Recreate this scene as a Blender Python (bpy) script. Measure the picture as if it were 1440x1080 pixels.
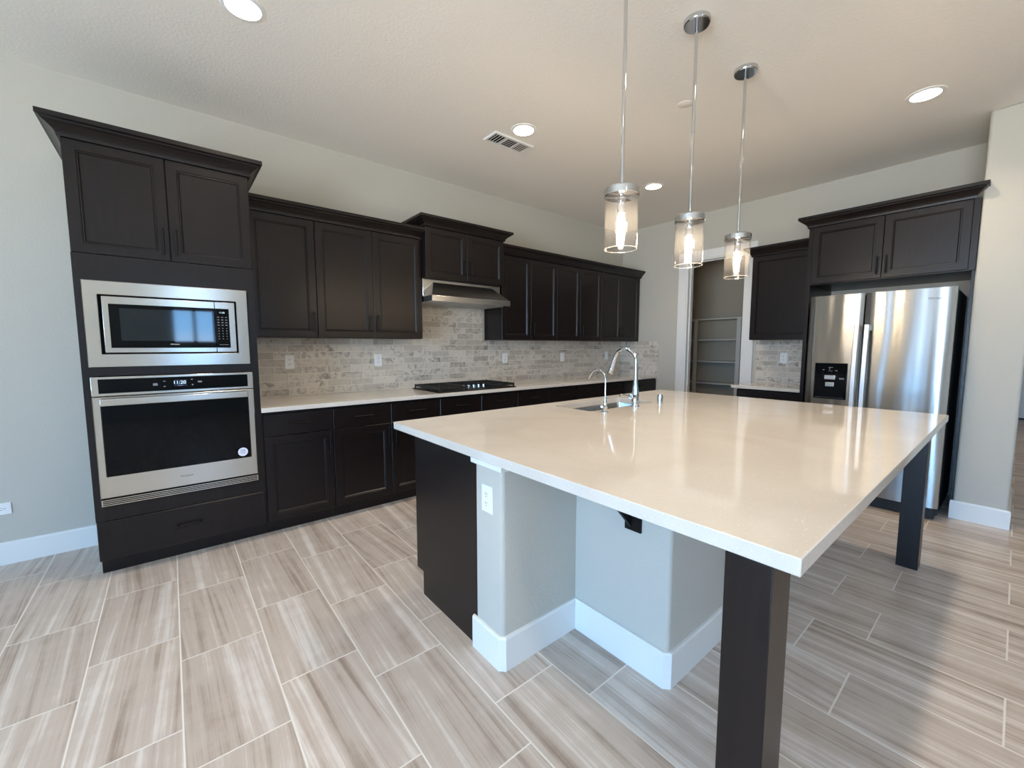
import bpy, bmesh, math, random
from mathutils import Matrix, Vector

for o in list(bpy.data.objects):
    bpy.data.objects.remove(o)
SC = bpy.context.scene
COL = SC.collection
random.seed(7)
R = math.radians

# ------------------------------------------------------------------ camera, world, daylight, exposure
CAM = Vector((0.3785, -3.8655, 1.3337))
YAW, PITCH, ROLL, FPX = R(50.5814), R(-5.2076), R(-0.031), 583.948
fw = Vector((math.cos(YAW) * math.cos(PITCH), math.sin(YAW) * math.cos(PITCH), math.sin(PITCH)))
rt = Vector((math.sin(YAW), -math.cos(YAW), 0))
up = rt.cross(fw)
rr = math.cos(ROLL) * rt + math.sin(ROLL) * up
uu = -math.sin(ROLL) * rt + math.cos(ROLL) * up
cd = bpy.data.cameras.new('camera')
cam = bpy.data.objects.new('camera', cd)
COL.objects.link(cam)
cam.matrix_world = Matrix(((rr.x, uu.x, -fw.x, CAM.x), (rr.y, uu.y, -fw.y, CAM.y), (rr.z, uu.z, -fw.z, CAM.z), (0, 0, 0, 1)))
cd.sensor_fit = 'HORIZONTAL'
cd.sensor_width = 36
cd.lens = FPX / 1440 * 36
cd.clip_start = 0.02
SC.camera = cam

SKY_STRENGTH = 19.5
DOWN_W = 7.0          # each recessed lamp
BULB = 380.0           # emission of each pendant bulb
EXPOSURE = 0.08
WARM = (1.0, 0.84, 0.67)

SC.view_settings.view_transform = 'Standard'
SC.view_settings.look = 'None'
SC.view_settings.gamma = 1
SC.view_settings.use_curve_mapping = False
SC.view_settings.exposure = EXPOSURE

w = bpy.data.worlds.new('daylight')
SC.world = w
w.use_nodes = True
wt = w.node_tree
wt.nodes.clear()
tc = wt.nodes.new('ShaderNodeTexCoord')
sx = wt.nodes.new('ShaderNodeSeparateXYZ')
rp = wt.nodes.new('ShaderNodeValToRGB')
bg = wt.nodes.new('ShaderNodeBackground')
wo = wt.nodes.new('ShaderNodeOutputWorld')
mr = wt.nodes.new('ShaderNodeMapRange')
mr.inputs[1].default_value = -0.3
mr.inputs[2].default_value = 0.5
wt.links.new(tc.outputs['Generated'], sx.inputs[0])
wt.links.new(sx.outputs['Z'], mr.inputs[0])
wt.links.new(mr.outputs[0], rp.inputs[0])
e = rp.color_ramp.elements
e[0].position = 0.30
e[0].color = (0.98, 1.07, 1.16, 1)
e[1].position = 0.42
e[1].color = (0.29, 0.63, 1.12, 1)
e2 = rp.color_ramp.elements.new(0.9)
e2.color = (0.26, 0.60, 1.12, 1)
wt.links.new(rp.outputs[0], bg.inputs[0])
bg.inputs[1].default_value = SKY_STRENGTH
wt.links.new(bg.outputs[0], wo.inputs[0])

XW, YW, L, H = -4.3, -7.6, 5.711, 3.011      # window wall x, rear wall y, far kitchen wall x, ceiling
XFAR = 12.3
# window openings: (axis, lo, hi, z0, z1)
WINS_X = [(-2.74, -2.30, 1.20, 2.10), (-6.1, -3.15, 0.05, 2.55)]     # in the wall x = XW, ranges of y
WINS_Y = [(0.42, 1.15, 1.36, 2.08)]        # in the wall y = YW, ranges of x


def portal(loc, rot, sx_, sy_):
    ld = bpy.data.lights.new('window_portal', 'AREA')
    ld.shape = 'RECTANGLE'
    ld.size, ld.size_y = sx_, sy_
    ld.cycles.is_portal = True
    ob = bpy.data.objects.new('window_portal', ld)
    ob.location = loc
    ob.rotation_euler = rot
    COL.objects.link(ob)


for a, b, z0, z1 in WINS_X:
    portal((XW - 0.06, (a + b) / 2, (z0 + z1) / 2), (0, R(-90), 0), z1 - z0, b - a)
for a, b, z0, z1 in WINS_Y:
    portal(((a + b) / 2, YW - 0.06, (z0 + z1) / 2), (R(90), 0, 0), b - a, z1 - z0)

# ------------------------------------------------------------------ helpers: materials


def lin(r, g, b):
    f = lambda c: (c / 255 / 12.92) if c / 255 <= 0.04045 else ((c / 255 + 0.055) / 1.055) ** 2.4
    return (f(r), f(g), f(b), 1)


class NT:
    def __init__(s, name):
        s.m = bpy.data.materials.new(name)
        s.m.use_nodes = True
        s.t = s.m.node_tree
        s.t.nodes.clear()
        s.out = s.n('OutputMaterial')

    def n(s, typ, **kw):
        nd = s.t.nodes.new('ShaderNode' + typ)
        for k, v in kw.items():
            setattr(nd, k, v)
        return nd

    def put(s, sock, v):
        if v is None:
            return
        if hasattr(v, 'node'):
            s.t.links.new(v, sock)
        else:
            sock.default_value = v

    def math(s, op, a, b=None, c=None):
        nd = s.n('Math', operation=op)
        for i, v in enumerate((a, b, c)):
            s.put(nd.inputs[i], v)
        return nd.outputs[0]

    def pos(s):
        nd = s.n('NewGeometry')
        sp = s.n('SeparateXYZ')
        s.t.links.new(nd.outputs['Position'], sp.inputs[0])
        return sp.outputs[0], sp.outputs[1], sp.outputs[2]

    def vec(s, x=0.0, y=0.0, z=0.0):
        nd = s.n('CombineXYZ')
        for i, v in enumerate((x, y, z)):
            s.put(nd.inputs[i], v)
        return nd.outputs[0]

    def noise(s, vec, scale, detail=3.0, rough=0.55, dist=0.0):
        nd = s.n('TexNoise')
        s.put(nd.inputs['Vector'], vec)
        nd.inputs['Scale'].default_value = scale
        nd.inputs['Detail'].default_value = detail
        nd.inputs['Roughness'].default_value = rough
        nd.inputs['Distortion'].default_value = dist
        return nd.outputs[0]

    def white(s, vec):
        nd = s.n('TexWhiteNoise', noise_dimensions='3D')
        s.put(nd.inputs['Vector'], vec)
        return nd.outputs[0]

    def ramp(s, fac, stops):
        nd = s.n('ValToRGB')
        s.put(nd.inputs[0], fac)
        el = nd.color_ramp.elements
        el[0].position, el[0].color = stops[0]
        el[1].position, el[1].color = stops[-1]
        for p, c in stops[1:-1]:
            x = el.new(p)
            x.color = c
        return nd.outputs[0]

    def mix(s, f, a, b, mode='MIX'):
        nd = s.n('MixRGB', blend_type=mode)
        s.put(nd.inputs[0], f)
        s.put(nd.inputs[1], a)
        s.put(nd.inputs[2], b)
        return nd.outputs[0]

    def bump(s, h, strength=0.3, dist=0.002):
        nd = s.n('Bump')
        nd.inputs['Strength'].default_value = strength
        nd.inputs['Distance'].default_value = dist
        s.put(nd.inputs['Height'], h)
        return nd.outputs[0]

    def principled(s, col, rough=0.5, metal=0.0, normal=None, **kw):
        p = s.n('BsdfPrincipled')
        s.put(p.inputs['Base Color'], col)
        s.put(p.inputs['Roughness'], rough)
        s.put(p.inputs['Metallic'], metal)
        s.put(p.inputs['Normal'], normal)
        for k, v in kw.items():
            s.put(p.inputs[k.replace('_', ' ')], v)
        s.t.links.new(p.outputs[0], s.out.inputs[0])
        return s.m


def simple(name, col, rough=0.5, metal=0.0, **kw):
    return NT(name).principled(col, rough, metal, **kw)


def paint(name, col, scale=70, strength=0.25, rough=0.85):
    t = NT(name)
    x, y, z = t.pos()
    h = t.noise(t.vec(x, y, z), scale, 4, 0.6)
    h2 = t.noise(t.vec(x, y, z), 1.3, 2)
    c = t.mix(t.math('MULTIPLY', h2, 0.08), col, tuple(k * 0.8 for k in col[:3]) + (1,))
    return t.principled(c, rough, normal=t.bump(h, strength, 0.003))


def steel(name, col=(0.60, 0.59, 0.57, 1), rough=0.24, tangent=(0, 0, 1), aniso=0.75, wobble=0.0, axis=0):
    t = NT(name)
    x, y, z = t.pos()
    grain = t.noise(t.vec(t.math('MULTIPLY', x, 3.0), t.math('MULTIPLY', y, 3.0), t.math('MULTIPLY', z, 900.0)), 1.0, 2)
    r = t.math('ADD', rough - 0.04, t.math('MULTIPLY', grain, 0.08))
    nm = None
    if wobble:
        hh = t.noise(t.vec(t.math('MULTIPLY', x, 1.0), t.math('MULTIPLY', y, 7.0), t.math('MULTIPLY', z, 0.6)), 1.0, 1)
        nm = t.bump(hh, 1.0, wobble)
    return t.principled(col, r, 1.0, normal=nm, Anisotropic=aniso, Tangent=t.vec(*tangent))


M = {}
M['wall'] = paint('wall_paint', lin(194, 189, 177), 95, 0.55)
M['ceiling'] = paint('ceiling_paint', lin(240, 234, 224), 70, 0.5, 0.9)
M['trim'] = simple('white_trim_paint', lin(232, 231, 227), 0.35)
M['shelf'] = simple('shelf_paint', lin(214, 210, 200), 0.45)
M['plastic'] = simple('white_plastic', lin(238, 238, 235), 0.3)
M['slot'] = simple('dark_slot', lin(40, 40, 42), 0.5)


def wood():
    t = NT('espresso_wood')
    x, y, z = t.pos()
    g = t.noise(t.vec(t.math('MULTIPLY', x, 60.0), t.math('MULTIPLY', y, 60.0), t.math('MULTIPLY', z, 4.0)), 1.0, 4, 0.6)
    c = t.ramp(g, [(0.3, lin(16, 11, 11)), (0.7, lin(24, 17, 17))])
    return t.principled(c, 0.33, normal=t.bump(g, 0.05, 0.001), Specular_IOR_Level=0.36)


M['wood'] = wood()
M['black'] = simple('matte_black_metal', lin(7, 7, 8), 0.45, 0.0, Specular_IOR_Level=0.25)
M['dark'] = simple('dark_gap', lin(6, 6, 7), 0.6, Specular_IOR_Level=0.1)  # near-black filling for the shade in openings and gaps
M['steel'] = steel('brushed_steel', (0.58, 0.56, 0.52, 1))
M['steel_fridge'] = steel('brushed_steel_door', (0.36, 0.355, 0.34, 1), 0.25, (0, 0, 1), 0.8, 0.010)
M['steel_plain'] = simple('satin_steel', (0.60, 0.60, 0.59, 1), 0.25, 1.0)
M['steel_handle'] = simple('satin_handle_steel', (0.70, 0.69, 0.68, 1), 0.48, 1.0)
M['chrome'] = simple('polished_chrome', (0.64, 0.65, 0.66, 1), 0.06, 1.0)
M['black_glass'] = simple('black_oven_glass', lin(2, 4, 7), 0.03, 0.0, Specular_IOR_Level=0.20)
M['charcoal'] = simple('charcoal_enamel', lin(30, 31, 33), 0.5)
M['iron'] = simple('cast_iron', lin(20, 20, 21), 0.5)
M['kick'] = simple('black_plastic', lin(14, 14, 15), 0.45)
M['ink'] = simple('grey_print', lin(120, 122, 125), 0.5)
M['logo_ink'] = simple('dark_print', lin(85, 86, 88), 0.4)
M['sticker'] = simple('sticker_paper', lin(226, 228, 238), 0.5)
M['sticker_ink'] = simple('sticker_print', lin(140, 142, 165), 0.5)


def quartz():
    t = NT('cream_quartz')
    x, y, z = t.pos()
    v = t.vec(x, y, z)
    s1 = t.noise(v, 420, 2, 0.6)
    s2 = t.noise(v, 150, 2, 0.5)
    s3 = t.noise(v, 2.2, 3, 0.5, 1.0)
    c = t.ramp(s3, [(0.35, lin(205, 198, 188)), (0.65, lin(212, 206, 197))])
    c = t.mix(t.ramp(s1, [(0.60, (0, 0, 0, 1)), (0.72, (1, 1, 1, 1))]), c, lin(196, 184, 170))
    c = t.mix(t.ramp(s2, [(0.66, (0, 0, 0, 1)), (0.74, (1, 1, 1, 1))]), c, lin(240, 236, 230))
    return t.principled(c, 0.055, Specular_IOR_Level=0.55)


M['quartz'] = quartz()


def emit(name, col, s):
    t = NT(name)
    em = t.n('Emission')
    em.inputs[0].default_value = tuple(col)[:3] + (1,)
    em.inputs[1].default_value = s
    t.t.links.new(em.outputs[0], t.out.inputs[0])
    return t.m


M['downlight'] = emit('lamp_lens', (1.0, 0.90, 0.74), 14.0)
M['bulb'] = emit('bulb_glow', (1.0, 0.80, 0.55), BULB)
M['display'] = emit('display_digits', (0.62, 0.85, 1.0), 1.6)
M['display_bg'] = simple('display_panel', lin(24, 34, 62), 0.1)


def thin_glass(name, tint=(1, 1, 1), ior=1.5, rough=0.0, extra=0.0, bloom_mix=0.0):
    t = NT(name)
    tr = t.n('BsdfTransparent')
    tr.inputs[0].default_value = tuple(tint) + (1,)
    gl = t.n('BsdfGlossy')
    gl.inputs['Roughness'].default_value = rough
    lw = t.n('LayerWeight')
    lw.inputs[0].default_value = 0.5
    mx = t.n('MixShader')
    f = t.math('ADD', 0.04 + extra, t.math('MULTIPLY', t.math('POWER', lw.outputs['Facing'], 4.0), 0.6))
    t.t.links.new(f, mx.inputs[0])
    t.t.links.new(tr.outputs[0], mx.inputs[1])
    t.t.links.new(gl.outputs[0], mx.inputs[2])
    res = mx.outputs[0]
    if bloom_mix:
        df = t.n('BsdfTranslucent')  # translucent share imitates the bulb's bloom inside the glass
        df.inputs[0].default_value = (0.9, 0.9, 0.9, 1)
        m2 = t.n('MixShader')
        m2.inputs[0].default_value = bloom_mix
        t.t.links.new(res, m2.inputs[1])
        t.t.links.new(df.outputs[0], m2.inputs[2])
        res = m2.outputs[0]
    t.t.links.new(res, t.out.inputs[0])
    return t.m


M['shade_glass'] = thin_glass('clear_shade_glass', (0.98, 0.97, 0.97), 1.5, 0.02, 0.01, 0.006)
M['rim_glass'] = thin_glass('polished_glass_rim', (0.98, 0.97, 0.97), 1.5, 0.05, 0.35, 0.15)
M['pane'] = thin_glass('window_pane_glass', (0.97, 0.99, 1.0), 1.5)


def floor_mat():
    t = NT('floor_tile')
    x, y, z = t.pos()
    u = t.math('DIVIDE', t.math('SUBTRACT', x, 0.037 - 0.302 * 40), 0.302)
    k = t.math('FLOOR', u)
    fu = t.math('SUBTRACT', u, k)
    odd = t.math('MODULO', k, 2.0)
    v = t.math('DIVIDE', t.math('ADD', t.math('ADD', y, 0.89 + 0.607 * 40), t.math('MULTIPLY', odd, 0.2)), 0.607)
    j = t.math('FLOOR', v)
    fv = t.math('SUBTRACT', v, j)
    du = t.math('MULTIPLY', t.math('MINIMUM', fu, t.math('SUBTRACT', 1.0, fu)), 0.302)
    dv = t.math('MULTIPLY', t.math('MINIMUM', fv, t.math('SUBTRACT', 1.0, fv)), 0.607)
    dist = t.math('MINIMUM', du, dv)
    mr = t.n('MapRange')
    mr.inputs[1].default_value = 0.0022
    mr.inputs[2].default_value = 0.0036
    t.t.links.new(dist, mr.inputs[0])
    tile = mr.outputs[0]                      # 0 in the grout, 1 on the tile
    rnd = t.white(t.vec(k, j, 0.0))
    rnd2 = t.white(t.vec(k, j, 5.0))
    flip = t.math('MULTIPLY', t.math('SUBTRACT', rnd2, 0.5), 0.16)
    xs = t.math('ADD', t.math('MULTIPLY', x, 17.0), t.math('ADD', t.math('MULTIPLY', rnd, 77.0), t.math('MULTIPLY', t.math('MULTIPLY', y, flip), 17.0)))
    ys = t.math('MULTIPLY', y, 0.45)
    a = t.noise(t.vec(xs, ys, t.math('MULTIPLY', rnd2, 40.0)), 1.0, 4, 0.55, 0.35)
    b = t.noise(t.vec(t.math('MULTIPLY', xs, 3.2), t.math('MULTIPLY', y, 1.1), rnd), 1.0, 5, 0.65, 0.2)
    cl = t.noise(t.vec(x, y, rnd), 9.0, 4, 0.6)
    f = t.math('ADD', t.math('ADD', t.math('MULTIPLY', a, 0.50), t.math('MULTIPLY', b, 0.36)), t.math('MULTIPLY', cl, 0.14))
    c = t.ramp(f, [(0.35, lin(152, 134, 119)), (0.42, lin(174, 158, 144)), (0.47, lin(195, 181, 168)), (0.53, lin(202, 189, 177)), (0.57, lin(216, 206, 196)), (0.64, lin(230, 223, 216))])
    c = t.mix(t.math('MULTIPLY', t.math('SUBTRACT', rnd, 0.3), 0.16), c, lin(165, 154, 146))
    col = t.mix(tile, lin(232, 226, 217), c)
    rough = t.math('ADD', 0.33, t.math('MULTIPLY', t.math('SUBTRACT', 1.0, tile), 0.4))
    h = t.math('ADD', tile, t.math('MULTIPLY', b, 0.15))
    return t.principled(col, rough, normal=t.bump(h, 0.25, 0.0015))


M['floor'] = floor_mat()


def splash_mat():
    t = NT('marble_brick_tile')
    x, y, z = t.pos()
    RH, RW = 0.0607, 0.206
    q = t.math('SUBTRACT', x, y)
    wob = t.math('MULTIPLY', t.math('SUBTRACT', t.noise(t.vec(x, y, z), 40, 2), 0.5), 0.006)
    r = t.math('DIVIDE', t.math('ADD', t.math('SUBTRACT', z, 1.286 - 20 * RH), wob), RH)
    k = t.math('FLOOR', r)
    fr = t.math('SUBTRACT', r, k)
    odd = t.math('MODULO', k, 2.0)
    u = t.math('DIVIDE', t.math('ADD', t.math('ADD', t.math('SUBTRACT', q, 1.145 - RW * 10), wob), t.math('MULTIPLY', odd, RW / 2)), RW)
    j = t.math('FLOOR', u)
    fu = t.math('SUBTRACT', u, j)
    du = t.math('MULTIPLY', t.math('MINIMUM', fu, t.math('SUBTRACT', 1.0, fu)), RW)
    dv = t.math('MULTIPLY', t.math('MINIMUM', fr, t.math('SUBTRACT', 1.0, fr)), RH)
    d = t.math('MINIMUM', du, dv)
    mr = t.n('MapRange')
    mr.inputs[1].default_value = 0.0012
    mr.inputs[2].default_value = 0.0040
    t.t.links.new(d, mr.inputs[0])
    tile = mr.outputs[0]
    rnd = t.white(t.vec(k, j, 2.0))
    rnd2 = t.white(t.vec(j, k, 9.0))
    vv = t.vec(t.math('ADD', x, t.math('MULTIPLY', rnd, 60)), y, t.math('ADD', z, t.math('MULTIPLY', rnd2, 60)))
    cl = t.noise(vv, 17, 4, 0.62, 0.9)
    base = t.ramp(rnd, [(0.0, lin(184, 174, 160)), (0.3, lin(204, 195, 180)), (1.0, lin(216, 207, 193))])
    dark = t.ramp(cl, [(0.47, (0, 0, 0, 1)), (0.66, (1, 1, 1, 1))])
    base = t.mix(t.math('MULTIPLY', dark, t.math('ADD', 0.12, t.math('MULTIPLY', rnd2, 0.75))), base, lin(128, 118, 108))
    col = t.mix(tile, lin(222, 214, 200), base)
    h = t.math('ADD', tile, t.math('MULTIPLY', cl, 0.3))
    return t.principled(col, 0.42, normal=t.bump(h, 0.35, 0.002))


M['splash'] = splash_mat()

# ------------------------------------------------------------------ helpers: geometry


class MB:
    """collects simple solids into one mesh; every coordinate goes through the frame"""

    def __init__(s, frame=None):
        s.bm = bmesh.new()
        s.f = frame or Matrix.Identity(4)

    def v(s, p):
        return s.bm.verts.new(s.f @ Vector(p))

    def face(s, vs):
        try:
            return s.bm.faces.new(vs)
        except ValueError:
            return None

    def box(s, x0, x1, y0, y1, z0, z1):
        v = [s.v((x, y, z)) for z in (z0, z1) for y in (y0, y1) for x in (x0, x1)]
        for q in ((0, 2, 3, 1), (4, 5, 7, 6), (0, 1, 5, 4), (2, 6, 7, 3), (0, 4, 6, 2), (1, 3, 7, 5)):
            s.face([v[i] for i in q])
        return s

    def loft(s, rings, cap0=True, cap1=True, closed=False):
        rs = [[s.v(p) for p in r] for r in rings]
        n = len(rs[0])
        pairs = list(zip(rs, rs[1:])) + ([(rs[-1], rs[0])] if closed else [])
        for a, b in pairs:
            for i in range(n):
                s.face([a[i], a[(i + 1) % n], b[(i + 1) % n], b[i]])
        if cap0 and not closed:
            s.face(rs[0][::-1])
        if cap1 and not closed:
            s.face(rs[-1])
        return s

    def prism(s, poly, axis, a, b):
        """poly: 2-D points in the two other axes (cyclic order x,y,z)"""
        def p3(q, t):
            return {'x': (t, q[0], q[1]), 'y': (q[0], t, q[1]), 'z': (q[0], q[1], t)}[axis]
        return s.loft([[p3(q, a) for q in poly], [p3(q, b) for q in poly]])

    def tube(s, pts, rad, n=12, caps=True):
        pts = [Vector(p) for p in pts]
        rads = rad if isinstance(rad, (list, tuple)) else [rad] * len(pts)
        rings = []
        t0 = (pts[1] - pts[0]).normalized()
        ref = Vector((0, 0, 1)) if abs(t0.z) < 0.9 else Vector((1, 0, 0))
        nrm = t0.cross(ref).normalized()
        for i, p in enumerate(pts):
            a = pts[max(i - 1, 0)]
            b = pts[min(i + 1, len(pts) - 1)]
            t = (b - a).normalized()
            nrm = (nrm - t * nrm.dot(t)).normalized()
            bi = t.cross(nrm)
            rings.append([p + (nrm * math.cos(2 * math.pi * k / n) + bi * math.sin(2 * math.pi * k / n)) * rads[i] for k in range(n)])
        return s.loft(rings, caps, caps)

    def cyl(s, p0, p1, r, n=24):
        return s.tube([p0, p1], r, n)

    def lathe(s, c, prof, n=32, cap0=True, cap1=True):
        """prof: (radius, z) around the vertical through c"""
        rings = [[(c[0] + r * math.cos(2 * math.pi * k / n), c[1] + r * math.sin(2 * math.pi * k / n), c[2] + z) for k in range(n)] for r, z in prof]
        return s.loft(rings, cap0, cap1)

    def sweep(s, path, prof, right=True):
        """profile (offset, z) along a 2-D path with mitred corners, offset to the right (or left) of the path"""
        P = [Vector(p) for p in path]
        sg = 1 if right else -1
        nor = []
        for a, b in zip(P, P[1:]):
            d = (b - a).normalized()
            nor.append(Vector((d.y, -d.x)) * sg)
        rings = []
        for i, p in enumerate(P):
            if i == 0:
                m = nor[0]
            elif i == len(P) - 1:
                m = nor[-1]
            else:
                m = nor[i - 1] + nor[i]
                m = m / (1 + nor[i - 1].dot(nor[i]))
            rings.append([(p.x + m.x * o, p.y + m.y * o, z) for o, z in prof])
        return s.loft(rings)

    def build(s, name, mat, parent=None, bevel=0.0, seg=2, smooth=True, angle=35):
        bmesh.ops.recalc_face_normals(s.bm, faces=s.bm.faces)
        root = ROOT.get(parent.name, Vector()) if parent else Vector()
        for v in s.bm.verts:
            v.co -= root
        me = bpy.data.meshes.new(name)
        s.bm.to_mesh(me)
        s.bm.free()
        me.materials.append(M[mat] if isinstance(mat, str) else mat)
        if smooth:
            me.polygons.foreach_set('use_smooth', [True] * len(me.polygons))
            me.set_sharp_from_angle(angle=R(angle))
        ob = bpy.data.objects.new(name, me)
        COL.objects.link(ob)
        if parent:
            ob.parent = parent
            ROOT[ob.name] = root
        if bevel:
            b = ob.modifiers.new('bevel', 'BEVEL')
            b.width = bevel
            b.segments = seg
            b.limit_method = 'ANGLE'
            b.angle_limit = R(40)
        return ob


ROOT = {}


def tag(o, label, cat, group=None):
    o['label'] = label
    o['category'] = cat
    if group:
        o['group'] = group
    return o


def thing(name, label, cat, loc, group=None):
    o = bpy.data.objects.new(name, None)
    o.location = loc
    o.empty_display_size = 0.1
    COL.objects.link(o)
    ROOT[o.name] = Vector(loc)
    return tag(o, label, cat, group)


def struct(mb, name, mat, **kw):
    o = mb.build(name, mat, **kw)
    o['kind'] = 'structure'
    return o


def box(x0, x1, y0, y1, z0, z1, frame=None):
    return MB(frame).box(x0, x1, y0, y1, z0, z1)


def text(body, name, mat, parent, frame, width, depth=0.0006):
    cu = bpy.data.curves.new(name, 'FONT')
    cu.body = body
    cu.align_x = 'CENTER'
    cu.align_y = 'CENTER'
    cu.extrude = 0.02
    to = bpy.data.objects.new(name, cu)
    COL.objects.link(to)
    bpy.context.view_layer.update()
    me = bpy.data.meshes.new_from_object(to.evaluated_get(bpy.context.evaluated_depsgraph_get()))
    bpy.data.objects.remove(to)
    xs = [v.co.x for v in me.vertices]
    sc = width / (max(xs) - min(xs))
    mid = (max(xs) + min(xs)) / 2
    root = ROOT[parent.name]
    for v in me.vertices:
        v.co = frame @ Vector(((v.co.x - mid) * sc, v.co.y * sc, depth if v.co.z > 0 else -0.0005)) - root
    me.materials.clear()
    me.materials.append(M[mat])
    ob = bpy.data.objects.new(name, me)
    COL.objects.link(ob)
    ob.parent = parent
    ROOT[ob.name] = root
    return ob


def FA(x, y, z):
    """frame on a surface facing the camera side of the left wall: u=+x, v=+z, w=-y"""
    return Matrix(((1, 0, 0, x), (0, 0, -1, y), (0, 1, 0, z), (0, 0, 0, 1)))


def FB(x, y, z):
    """frame on a surface facing -x: u=-y, v=+z, w=-x"""
    return Matrix(((0, 0, -1, x), (-1, 0, 0, y), (0, 1, 0, z), (0, 0, 0, 1)))


def rect(a, b, c, d, z):
    return [(a, b, z), (c, b, z), (c, d, z), (a, d, z)]


def panel_door(frame, wd, ht, parent, t=0.02, rail=0.052, name='door'):
    """recessed panel door with a bead; local u 0..wd, v 0..ht, back at w=0"""
    mb = MB(frame)
    e = 0.0025
    rings = [rect(0, 0, wd, ht, 0), rect(0, 0, wd, ht, t - e), rect(e, e, wd - e, ht - e, t)]
    r = rail
    rings += [rect(r, r, wd - r, ht - r, t)]
    r += 0.003
    rings += [rect(r, r, wd - r, ht - r, t - 0.004)]
    r += 0.005
    rings += [rect(r, r, wd - r, ht - r, t - 0.0035)]
    r += 0.006
    rings += [rect(r, r, wd - r, ht - r, t - 0.010)]
    mb.loft(rings)
    return mb.build(name, 'wood', parent, smooth=False)


def slab_front(frame, wd, ht, parent, t=0.02, name='drawer'):
    e = 0.003
    mb = MB(frame)
    mb.loft([rect(0, 0, wd, ht, 0), rect(0, 0, wd, ht, t - e), rect(e, e, wd - e, ht - e, t)])
    return mb.build(name, 'wood', parent, smooth=False)


def bar_pull(frame, length, vertical, parent):
    """frame origin = centre of the pull on the face it is screwed to"""
    h = length / 2
    mb = MB(frame)
    P = (lambda a, b: (0, a, b)) if vertical else (lambda a, b: (a, 0, b))
    mb.cyl(P(-h, 0.030), P(h, 0.030), 0.0055, 12)
    for s in (-1, 1):
        mb.cyl(P(s * (h - 0.018), 0.0), P(s * (h - 0.018), 0.029), 0.005, 10)
    return mb.build('handle', 'black', parent)


CROWN = [(-0.0205, 0.0), (0.010, 0.0), (0.012, 0.014), (0.016, 0.022), (0.026, 0.034), (0.044, 0.050), (0.056, 0.058), (0.060, 0.066), (0.072, 0.070), (0.072, 0.094), (-0.0205, 0.094)]


def crown(path, z, parent, right, hgt=0.094, prj=0.072):
    mb = MB()
    mb.sweep(path, [(o, z + q * hgt / 0.094) for o, q in CROWN], right)
    return mb.build('crown_molding', 'wood', parent, smooth=False)


# ------------------------------------------------------------------ the setting
struct(box(XW - 0.15, XFAR + 0.2, YW - 0.15, 0.15, -0.12, 0), 'floor', 'floor')
struct(box(XW - 0.15, XFAR + 0.2, YW - 0.15, 0.15, H, H + 0.12), 'ceiling', 'ceiling')
struct(box(XW - 0.15, XFAR + 0.2, 0, 0.15, 0, H), 'wall_left', 'wall')

# kitchen end wall with the pantry opening
PO0, PO1, PZ = -1.755, -1.022, 2.444
mb = MB()
mb.box(L, L + 0.12, PO1, 0, 0, H)
mb.box(L, L + 0.12, -3.62, PO0, 0, H)
mb.box(L, L + 0.12, PO0, PO1, PZ, H)
struct(mb, 'wall_back', 'wall')
# wing wall right of the refrigerator, rounded drywall corners
struct(box(5.02, L + 0.12, -3.898, -3.62, 0, H), 'wall_right', 'wall', bevel=0.018, seg=4)
# pantry shell
mb = MB()
mb.box(7.25, 7.35, -2.6, 0, 0, H)
mb.box(L + 0.12, 7.25, -2.6, -2.5, 0, H)
struct(mb, 'wall_pantry', paint('pantry_paint_warm_lit', lin(186, 174, 154), 85, 0.3))  # warm light inside the pantry put into the wall colour
# hall beyond the wing wall
mb = MB()
mb.box(L + 0.12, XFAR, -3.74, -3.62, 0, H)
struct(mb, 'wall_hall', 'wall')
struct(box(XFAR, XFAR + 0.15, YW, 0, 0, H), 'wall_far', 'wall')


def wall_with_windows(name, axis, at, lo, hi, wins, thick):
    mb = MB()
    ws = sorted(wins)
    cur = lo
    def add(a, b, z0, z1):
        if b - a < 1e-4 or z1 - z0 < 1e-4:
            return
        if axis == 'x':
            mb.box(at - thick, at, a, b, z0, z1)
        else:
            mb.box(a, b, at - thick, at, z0, z1)
    for a, b, z0, z1 in ws:
        add(cur, a, 0, H)
        add(a, b, 0, z0)
        add(a, b, z1, H)
        cur = b
    add(cur, hi, 0, H)
    return struct(mb, name, 'wall')


wall_with_windows('wall_window_side', 'x', XW, YW, 0, WINS_X, 0.15)
wall_with_windows('wall_rear', 'y', YW, XW, XFAR, WINS_Y, 0.15)


def window(n, axis, at, a, b, z0, z1, nx):
    """frame, mullions and pane filling one opening"""
    def bx(mb, u0, u1, v0, v1, d0, d1):
        if axis == 'x':
            mb.box(at - d1, at - d0, u0, u1, v0, v1)
        else:
            mb.box(u0, u1, at - d1, at - d0, v0, v1)
    mb = MB()
    f = 0.055
    bx(mb, a, a + f, z0, z1, 0.03, 0.11)
    bx(mb, b - f, b, z0, z1, 0.03, 0.11)
    bx(mb, a + f, b - f, z0, z0 + f, 0.03, 0.11)
    bx(mb, a + f, b - f, z1 - f, z1, 0.03, 0.11)
    for i in range(1, nx):
        c = a + (b - a) * i / nx
        bx(mb, c - 0.03, c + 0.03, z0 + f, z1 - f, 0.04, 0.10)
    fr_ = struct(mb, 'window_%d' % n, 'trim')
    mp = MB()
    bx(mp, a + f, b - f, z0 + f, z1 - f, 0.068, 0.072)
    p = mp.build('window_pane', 'pane', fr_)
    return fr_


n = 1
for a, b, z0, z1 in WINS_X:
    window(n, 'x', XW, a, b, z0, z1, 2 if b - a < 2 else 3)
    n += 1
for a, b, z0, z1 in WINS_Y:
    window(n, 'y', YW, a, b, z0, z1, 2)
    n += 1

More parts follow.
